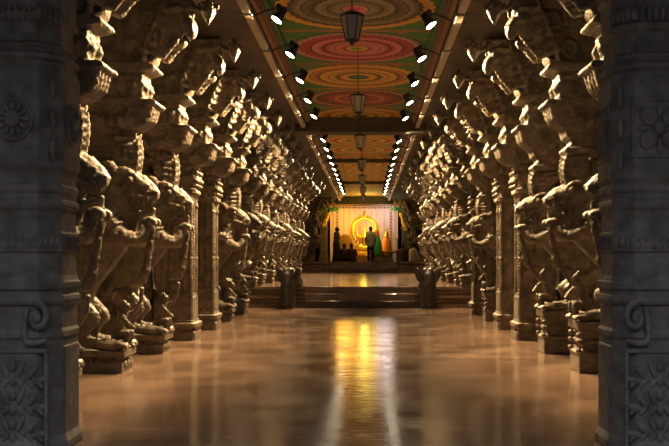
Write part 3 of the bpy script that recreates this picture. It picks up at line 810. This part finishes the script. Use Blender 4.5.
# golden deity with arch
root = empty('deity_altar', (.0, SY-.55, Z2), label='golden deity under a large circular gilded arch at the centre of the shrine', cat='altar')
b = MB()
pts = [(.62*cos(t), 0, 1.55+.68*sin(t)) for t in [math.radians(a) for a in range(-50, 231, 10)]]
b.tube(pts, [.07]*len(pts), n=8, sub=1)
for t in range(-45, 230, 11):
    a = math.radians(t); b.ell((.71*cos(a),0,1.55+.77*sin(a)),(.06,.04,.07),nu=8,nv=6)
    b.ell((.52*cos(a),-.04,1.55+.57*sin(a)),(.045,.03,.045),nu=8,nv=6)
b.tube([(0,0,2.25),(0,0,2.42),(0,0,2.56)],[.11,.08,.03],n=8)
for k in (-1,1): scroll(b, k*.50, .95, .17, 0, 1.5, .05, sgn=k)
b.build('arch', GOLD, root, smooth=True)
b = MB()
b.tube([(0,-.1,.75),(0,-.1,1.0),(0,-.1,1.25)],[.2,.17,.22],n=12); b.ell((0,-.12,1.52),(.12,.12,.14)); b.tube([(0,-.1,1.62),(0,-.1,1.75),(0,-.1,1.95)],[.14,.1,.03],n=10)
for k in (-1,1):
    b.tube([(k*.2,-.1,1.32),(k*.36,-.16,1.12),(k*.30,-.28,1.3)],[.07,.055,.045],n=8)
    b.tube([(k*.2,-.1,1.32),(k*.42,-.1,1.3),(k*.45,-.15,1.55)],[.06,.05,.04],n=8)
    b.tube([(k*.1,-.1,.8),(k*.36,-.22,.74),(k*.1,-.36,.70)],[.13,.11,.08],n=8)
b.map(lambda X,Y,Z:(X*.85,Y,.68+(Z-.68)*.95)); b.build('deity', GOLD, root, remesh=.022, smooth_it=1)
b = MB(); b.chsq([(1,.3,.2),(1,.38,.2),(.85,.42,.2),(.85,.55,.2),(1,.6,.2),(1,.68,.2)], ax=.62, ay=.36, cy=-.1); b.build('pedestal', GOLD, root, bevel=.01)
rr = random.Random(5); b = MB()
for i in range(80): b.ell((rr.uniform(-.55,.4), -.5+rr.uniform(-.1,.1), .30+rr.uniform(0,.18)*1), (.05,.05,.045), nu=7, nv=5)
b.build('flower_heap', YELG, root)
b = MB(); b.box(-.64,.2,-.72,.3,0,.30); b.box(-.64,.64,-.5,.3,0,.30); b.build('altar_slab', OCHRE, root, bevel=.02)
# left golden cloth disc (large yellow umbrella-like drape at left)
b = MB(); b.ell((0,0,.68),(.44,.10,.69),nu=20,nv=12)
tag(b.build('gold_drape', GOLDP, loc=(-.95,SY-1.5,Z2)), 'rounded golden cloth drape at the left of the shrine', 'cloth')
# draped idols on the right
def idol(x, y, h, mat, mat2, label):
    root = empty('draped_idol', (x, y, Z2), label=label, cat='idol')
    b = MB(); b.tube([(0,0,.46),(0,0,.8),(0,0,1.15*h)],[.30,.26,.16],n=14); b.build('robe', mat, root, smooth=True)
    b = MB(); b.ell((0,-.02,1.30*h),(.12,.12,.14)); b.tube([(0,0,1.40*h),(0,0,1.5*h),(0,0,1.66*h)],[.12,.08,.02],n=10); b.build('head', mat2, root, smooth=True)
    b = MB(); b.chsq([(1,0,.2),(1,.1,.2),(.85,.14,.2),(.85,.38,.2),(1,.42,.2),(1,.5,.2)], ax=.36, ay=.26); b.build('pedestal', SHAFT, root, bevel=.01)
    return root
idol(1.12, SY-.75, 1.0, ORG, GOLD, 'small idol in bright orange robe at the right of the shrine')
GR = plain('green_silk', (.03,.35,.12), .6)
idol(.62, SY-1.75, 1.0, GR, ORG, 'idol in green robe with orange flowers beside the standing man')
# low table with offerings
root = empty('offering_table', (1.34, SY-1.95, Z2), label='low dark table with offerings at the right of the shrine', cat='table')
MB().box(-.34,.34,-.18,.18,.42,.47).build('table_top', SHAFT, root, bevel=.01)
for x in (-.29,.29):
    for y in (-.14,.14): MB().box(x-.03,x+.03,y-.03,y+.03,0,.42).build('leg', SHAFT, root)
for j,(x,m_) in enumerate(((1.16,GOLD),(1.38,YELG),(1.6,ORG))):
    b = MB(); b.lathe([(.05,0),(.03,.03),(.09,.08),(.08,.09),(.001,.07)], n=14)
    o = b.build('offering_bowl', m_, loc=(x-.04,SY-1.95,Z2+.47)); tag(o, ('gilded','yellow','orange')[j]+' offering bowl on the low table in the shrine','bowl','offering bowls on the low table')
root = empty('oil_lamp_stand', (1.66, SY-.75, Z2), label='slim brass oil lamp stand by the right edge of the backdrop', cat='lamp stand')
MB().lathe([(.12,0),(.12,.03),(.03,.06),(.02,.5),(.04,.53),(.02,.56),(.02,1.1),(.09,1.15),(.10,1.19),(.001,1.17)], n=14).build('stem', GOLD, root, smooth=True)

# ------------------------------------------------------------------ people
SKIN = plain('brown_skin', (.13,.065,.04), .55); HAIR = plain('black_hair', (.008,.007,.006), .6)
def person(x, y, rz, label, shirt, lower, kind):
    root = empty('person', (x, y, Z2), rz, label=label, cat='person')
    b = MB()
    if kind == 'stand':
        H = 1.0
        b.tube([(0,0,.92),(0,0,1.1),(0,0,1.28),(0,0,1.40),(0,0,1.47)],[.13,.12,.14,.11,.055],n=12,sq=1)
        b.map(lambda X,Y,Z:(X*1.25,Y*.8,Z))
        b.ell((0,-.015,1.58),(.075,.09,.11)); b.tube([(0,0,1.42),(0,-.01,1.52)],[.05,.048],n=8)
        b.ell((0,-.105,1.57),(.014,.02,.018))
        for k in (-1,1):
            b.ell((k*.075,0,1.575),(.012,.02,.03))
            b.tube([(k*.08,0,.92),(k*.09,-.01,.5),(k*.09,.01,.1),(k*.09,0,.05)],[.09,.06,.042,.045],n=10)
            b.tube([(k*.09,.03,.04),(k*.10,-.13,.03)],[.04,.03],n=8)
            b.tube([(k*.17,0,1.38),(k*.23,.01,1.12),(k*.22,-.05,.90),(k*.215,-.07,.82)],[.05,.042,.032,.03],n=8)
            for j in range(4): b.tube([(k*.215,-.05-.018*j,.80),(k*.21,-.055-.018*j,.73)],[.011,.008],n=5)
            b.tube([(k*.205,-.06,.83),(k*.18,-.10,.77)],[.012,.009],n=5)
        body = b.build('body', SKIN, root, remesh=.011)
        s = MB(); s.tube([(0,0,.84),(0,0,1.1),(0,0,1.28),(0,0,1.40),(0,0,1.46)],[.158,.145,.158,.13,.07],n=14); s.map(lambda X,Y,Z:(X*1.25,Y*.85,Z))
        for k in (-1,1): s.tube([(k*.15,0,1.39),(k*.23,.01,1.14)],[.07,.062],n=10)
        s.build('shirt', shirt, body, remesh=.014, smooth_it=2)
        s = MB()
        if lower is not shirt:
            s.tube([(0,0,.95),(0,0,.84)],[.15,.15],n=12); s.map(lambda X,Y,Z:(X*1.2,Y*.85,Z))
            for k in (-1,1): s.tube([(k*.085,0,.86),(k*.092,-.01,.5),(k*.092,.01,.09)],[.105,.082,.068],n=10)
            s.build('trousers', lower, body, remesh=.014, smooth_it=2)
        else:
            s.tube([(0,0,.95),(0,0,.5),(0,0,.06)],[.16,.19,.24],n=16); s.build('skirt', lower, body, smooth=True)
        s = MB(); s.ell((0,.015,1.605),(.085,.095,.105)); s.ell((0,.07,1.54),(.07,.04,.07))
        if lower is shirt: s.ell((0,.11,1.56),(.06,.05,.06))
        s.build('hair', HAIR, body, smooth=True)
    else:
        b.tube([(0,.02,.10),(0,.03,.3),(0,.0,.50),(0,-.03,.62)],[.15,.14,.155,.07],n=12); b.map(lambda X,Y,Z:(X*1.2,Y*.85,Z))
        b.ell((0,-.06,.76),(.075,.09,.11)); b.tube([(0,-.03,.6),(0,-.05,.7)],[.05,.05],n=8)
        for k in (-1,1):
            b.tube([(k*.1,0,.11),(k*.32,-.26,.12),(k*.04,-.42,.07)],[.095,.07,.045],n=10)
            b.tube([(k*.04,-.42,.05),(k*-.08,-.45,.04)],[.04,.03],n=8)
            b.tube([(k*.18,0,.54),(k*.27,-.03,.32),(k*.2,-.25,.22)],[.05,.042,.03],n=8)
            for j in range(4): b.tube([(k*.2-.02*j,-.26,.21),(k*.2-.022*j,-.33,.18)],[.011,.008],n=5)
        body = b.build('body', SKIN, root, remesh=.011)
        s = MB(); s.tube([(0,.02,.08),(0,.03,.3),(0,.0,.50),(0,-.02,.60)],[.185,.165,.172,.09],n=14); s.map(lambda X,Y,Z:(X*1.2,Y*.88,Z))
        for k in (-1,1): s.tube([(k*.17,0,.55),(k*.27,-.03,.34),(k*.24,-.13,.27)],[.07,.062,.055],n=10)
        s.build('shirt', shirt, body, remesh=.014, smooth_it=2)
        s = MB()
        for k in (-1,1): s.tube([(k*.08,.02,.11),(k*.33,-.26,.13),(k*.08,-.42,.08)],[.11,.09,.06],n=10)
        s.build('trousers', lower, body, remesh=.014, smooth_it=2)
        s = MB(); s.ell((0,-.04,.785),(.085,.095,.105)); s.ell((0,.02,.73),(.07,.04,.07)); s.build('hair', HAIR, body, smooth=True)
    return root
WHITE = plain('white_cotton', (.55,.58,.62), .85); NAVY = plain('dark_trousers', (.012,.012,.02), .8); SARI = plain('black_cloth', (.012,.010,.016), .8)
PURP = plain('dull_purple_cloth', (.06,.025,.03), .8); BRWN = plain('brown_cloth', (.10,.05,.03), .8); CRM = plain('cream_cotton', (.66,.62,.56), .85)
py = 43.6
person(.30, py, PI, 'person in pale short-sleeved shirt and dark trousers standing before the shrine, seen from behind', WHITE, NAVY, 'stand')
person(-1.36, py+.75, -PI*.65, 'person in long black clothing standing at the left side of the shrine', SARI, SARI, 'stand')
person(-.98, py, PI*.9, 'person in brown clothing sitting cross-legged next to the standing black-clad person', BRWN, NAVY, 'sit')
person(-.60, py-.85, PI*1.15, 'person in dull purple clothing sitting cross-legged left of the low yellow altar', PURP, NAVY, 'sit')
person(2.32, py-.75, PI*.72, 'person in cream white shirt sitting at the far right of the shrine', CRM, CRM, 'sit')
person(1.86, py+.1, PI*.9, 'person in dark clothing sitting beside the one in cream white', PURP, NAVY, 'sit')

# ------------------------------------------------------------------ lights
def area(name, loc, size, power, col, rot=(0,0,0), sy=None):
    l = bpy.data.lights.new(name, 'AREA'); l.energy = power; l.color = col; l.size = size
    if sy: l.shape = 'RECTANGLE'; l.size_y = sy
    o = bpy.data.objects.new(name, l); C.objects.link(o); o.location = loc; o.rotation_euler = rot; return o
def point(name, loc, power, col, r=.08):
    l = bpy.data.lights.new(name, 'POINT'); l.energy = power; l.color = col; l.shadow_soft_size = r
    o = bpy.data.objects.new(name, l); C.objects.link(o); o.location = loc; return o
point('shrine_yellow_lamp', (.12, SY-1.0, 2.45), 62, (1,.74,.10), .3)
point('shrine_glow_lamp', (-1.0, SY-1.0, 3.2), 72, (1,.48,.06), .5)
point('shrine_white_lamp', (1.0, SY-1.0, 3.6), 42, (1,.82,.80), .5)
point('hall_end_lamp', (.1, 43.6, 3.7), 75, (1,.64,.12), .6)
# daylight let in where roof and walls are cut short around the viewer
w = bpy.data.worlds.new('World'); bpy.context.scene.world = w; w.use_nodes = True
wn = w.node_tree; bgn = wn.nodes['Background']
tc = wn.nodes.new('ShaderNodeTexCoord'); sx = wn.nodes.new('ShaderNodeSeparateXYZ'); wr = wn.nodes.new('ShaderNodeValToRGB')
wn.links.new(tc.outputs['Generated'], sx.inputs[0]); wn.links.new(sx.outputs[2], wr.inputs[0]); wn.links.new(wr.outputs[0], bgn.inputs[0])
wr.color_ramp.elements[0].position = .30; wr.color_ramp.elements[0].color = (.05,.05,.05,1)
wr.color_ramp.elements[1].position = .95; wr.color_ramp.elements[1].color = (.84,.87,.88,1)
bgn.inputs[1].default_value = 3.0

for o in C.objects:
    if o.parent is None and 'label' in o and 'kind' not in o: o['kind'] = 'thing'

# ------------------------------------------------------------------ camera
cam = bpy.data.cameras.new('camera'); co = bpy.data.objects.new('camera', cam); C.objects.link(co)
co.location = (.15, 0, EYE); co.rotation_euler = (PI/2, 0, 0)
cam.sensor_width = 36; cam.lens = 900*36/669; cam.shift_x = -33/669; cam.shift_y = 33/669; cam.clip_end = 200
sc = bpy.context.scene; sc.camera = co
sc.view_settings.view_transform = 'Standard'; sc.view_settings.look = 'None'; sc.view_settings.gamma = 1
sc.view_settings.use_curve_mapping = False; sc.view_settings.exposure = -.1
try:
    sc.cycles.use_denoising = True; sc.cycles.use_light_tree = True; sc.cycles.max_bounces = 6; sc.cycles.diffuse_bounces = 3; sc.cycles.sample_clamp_indirect = 6
except Exception: pass
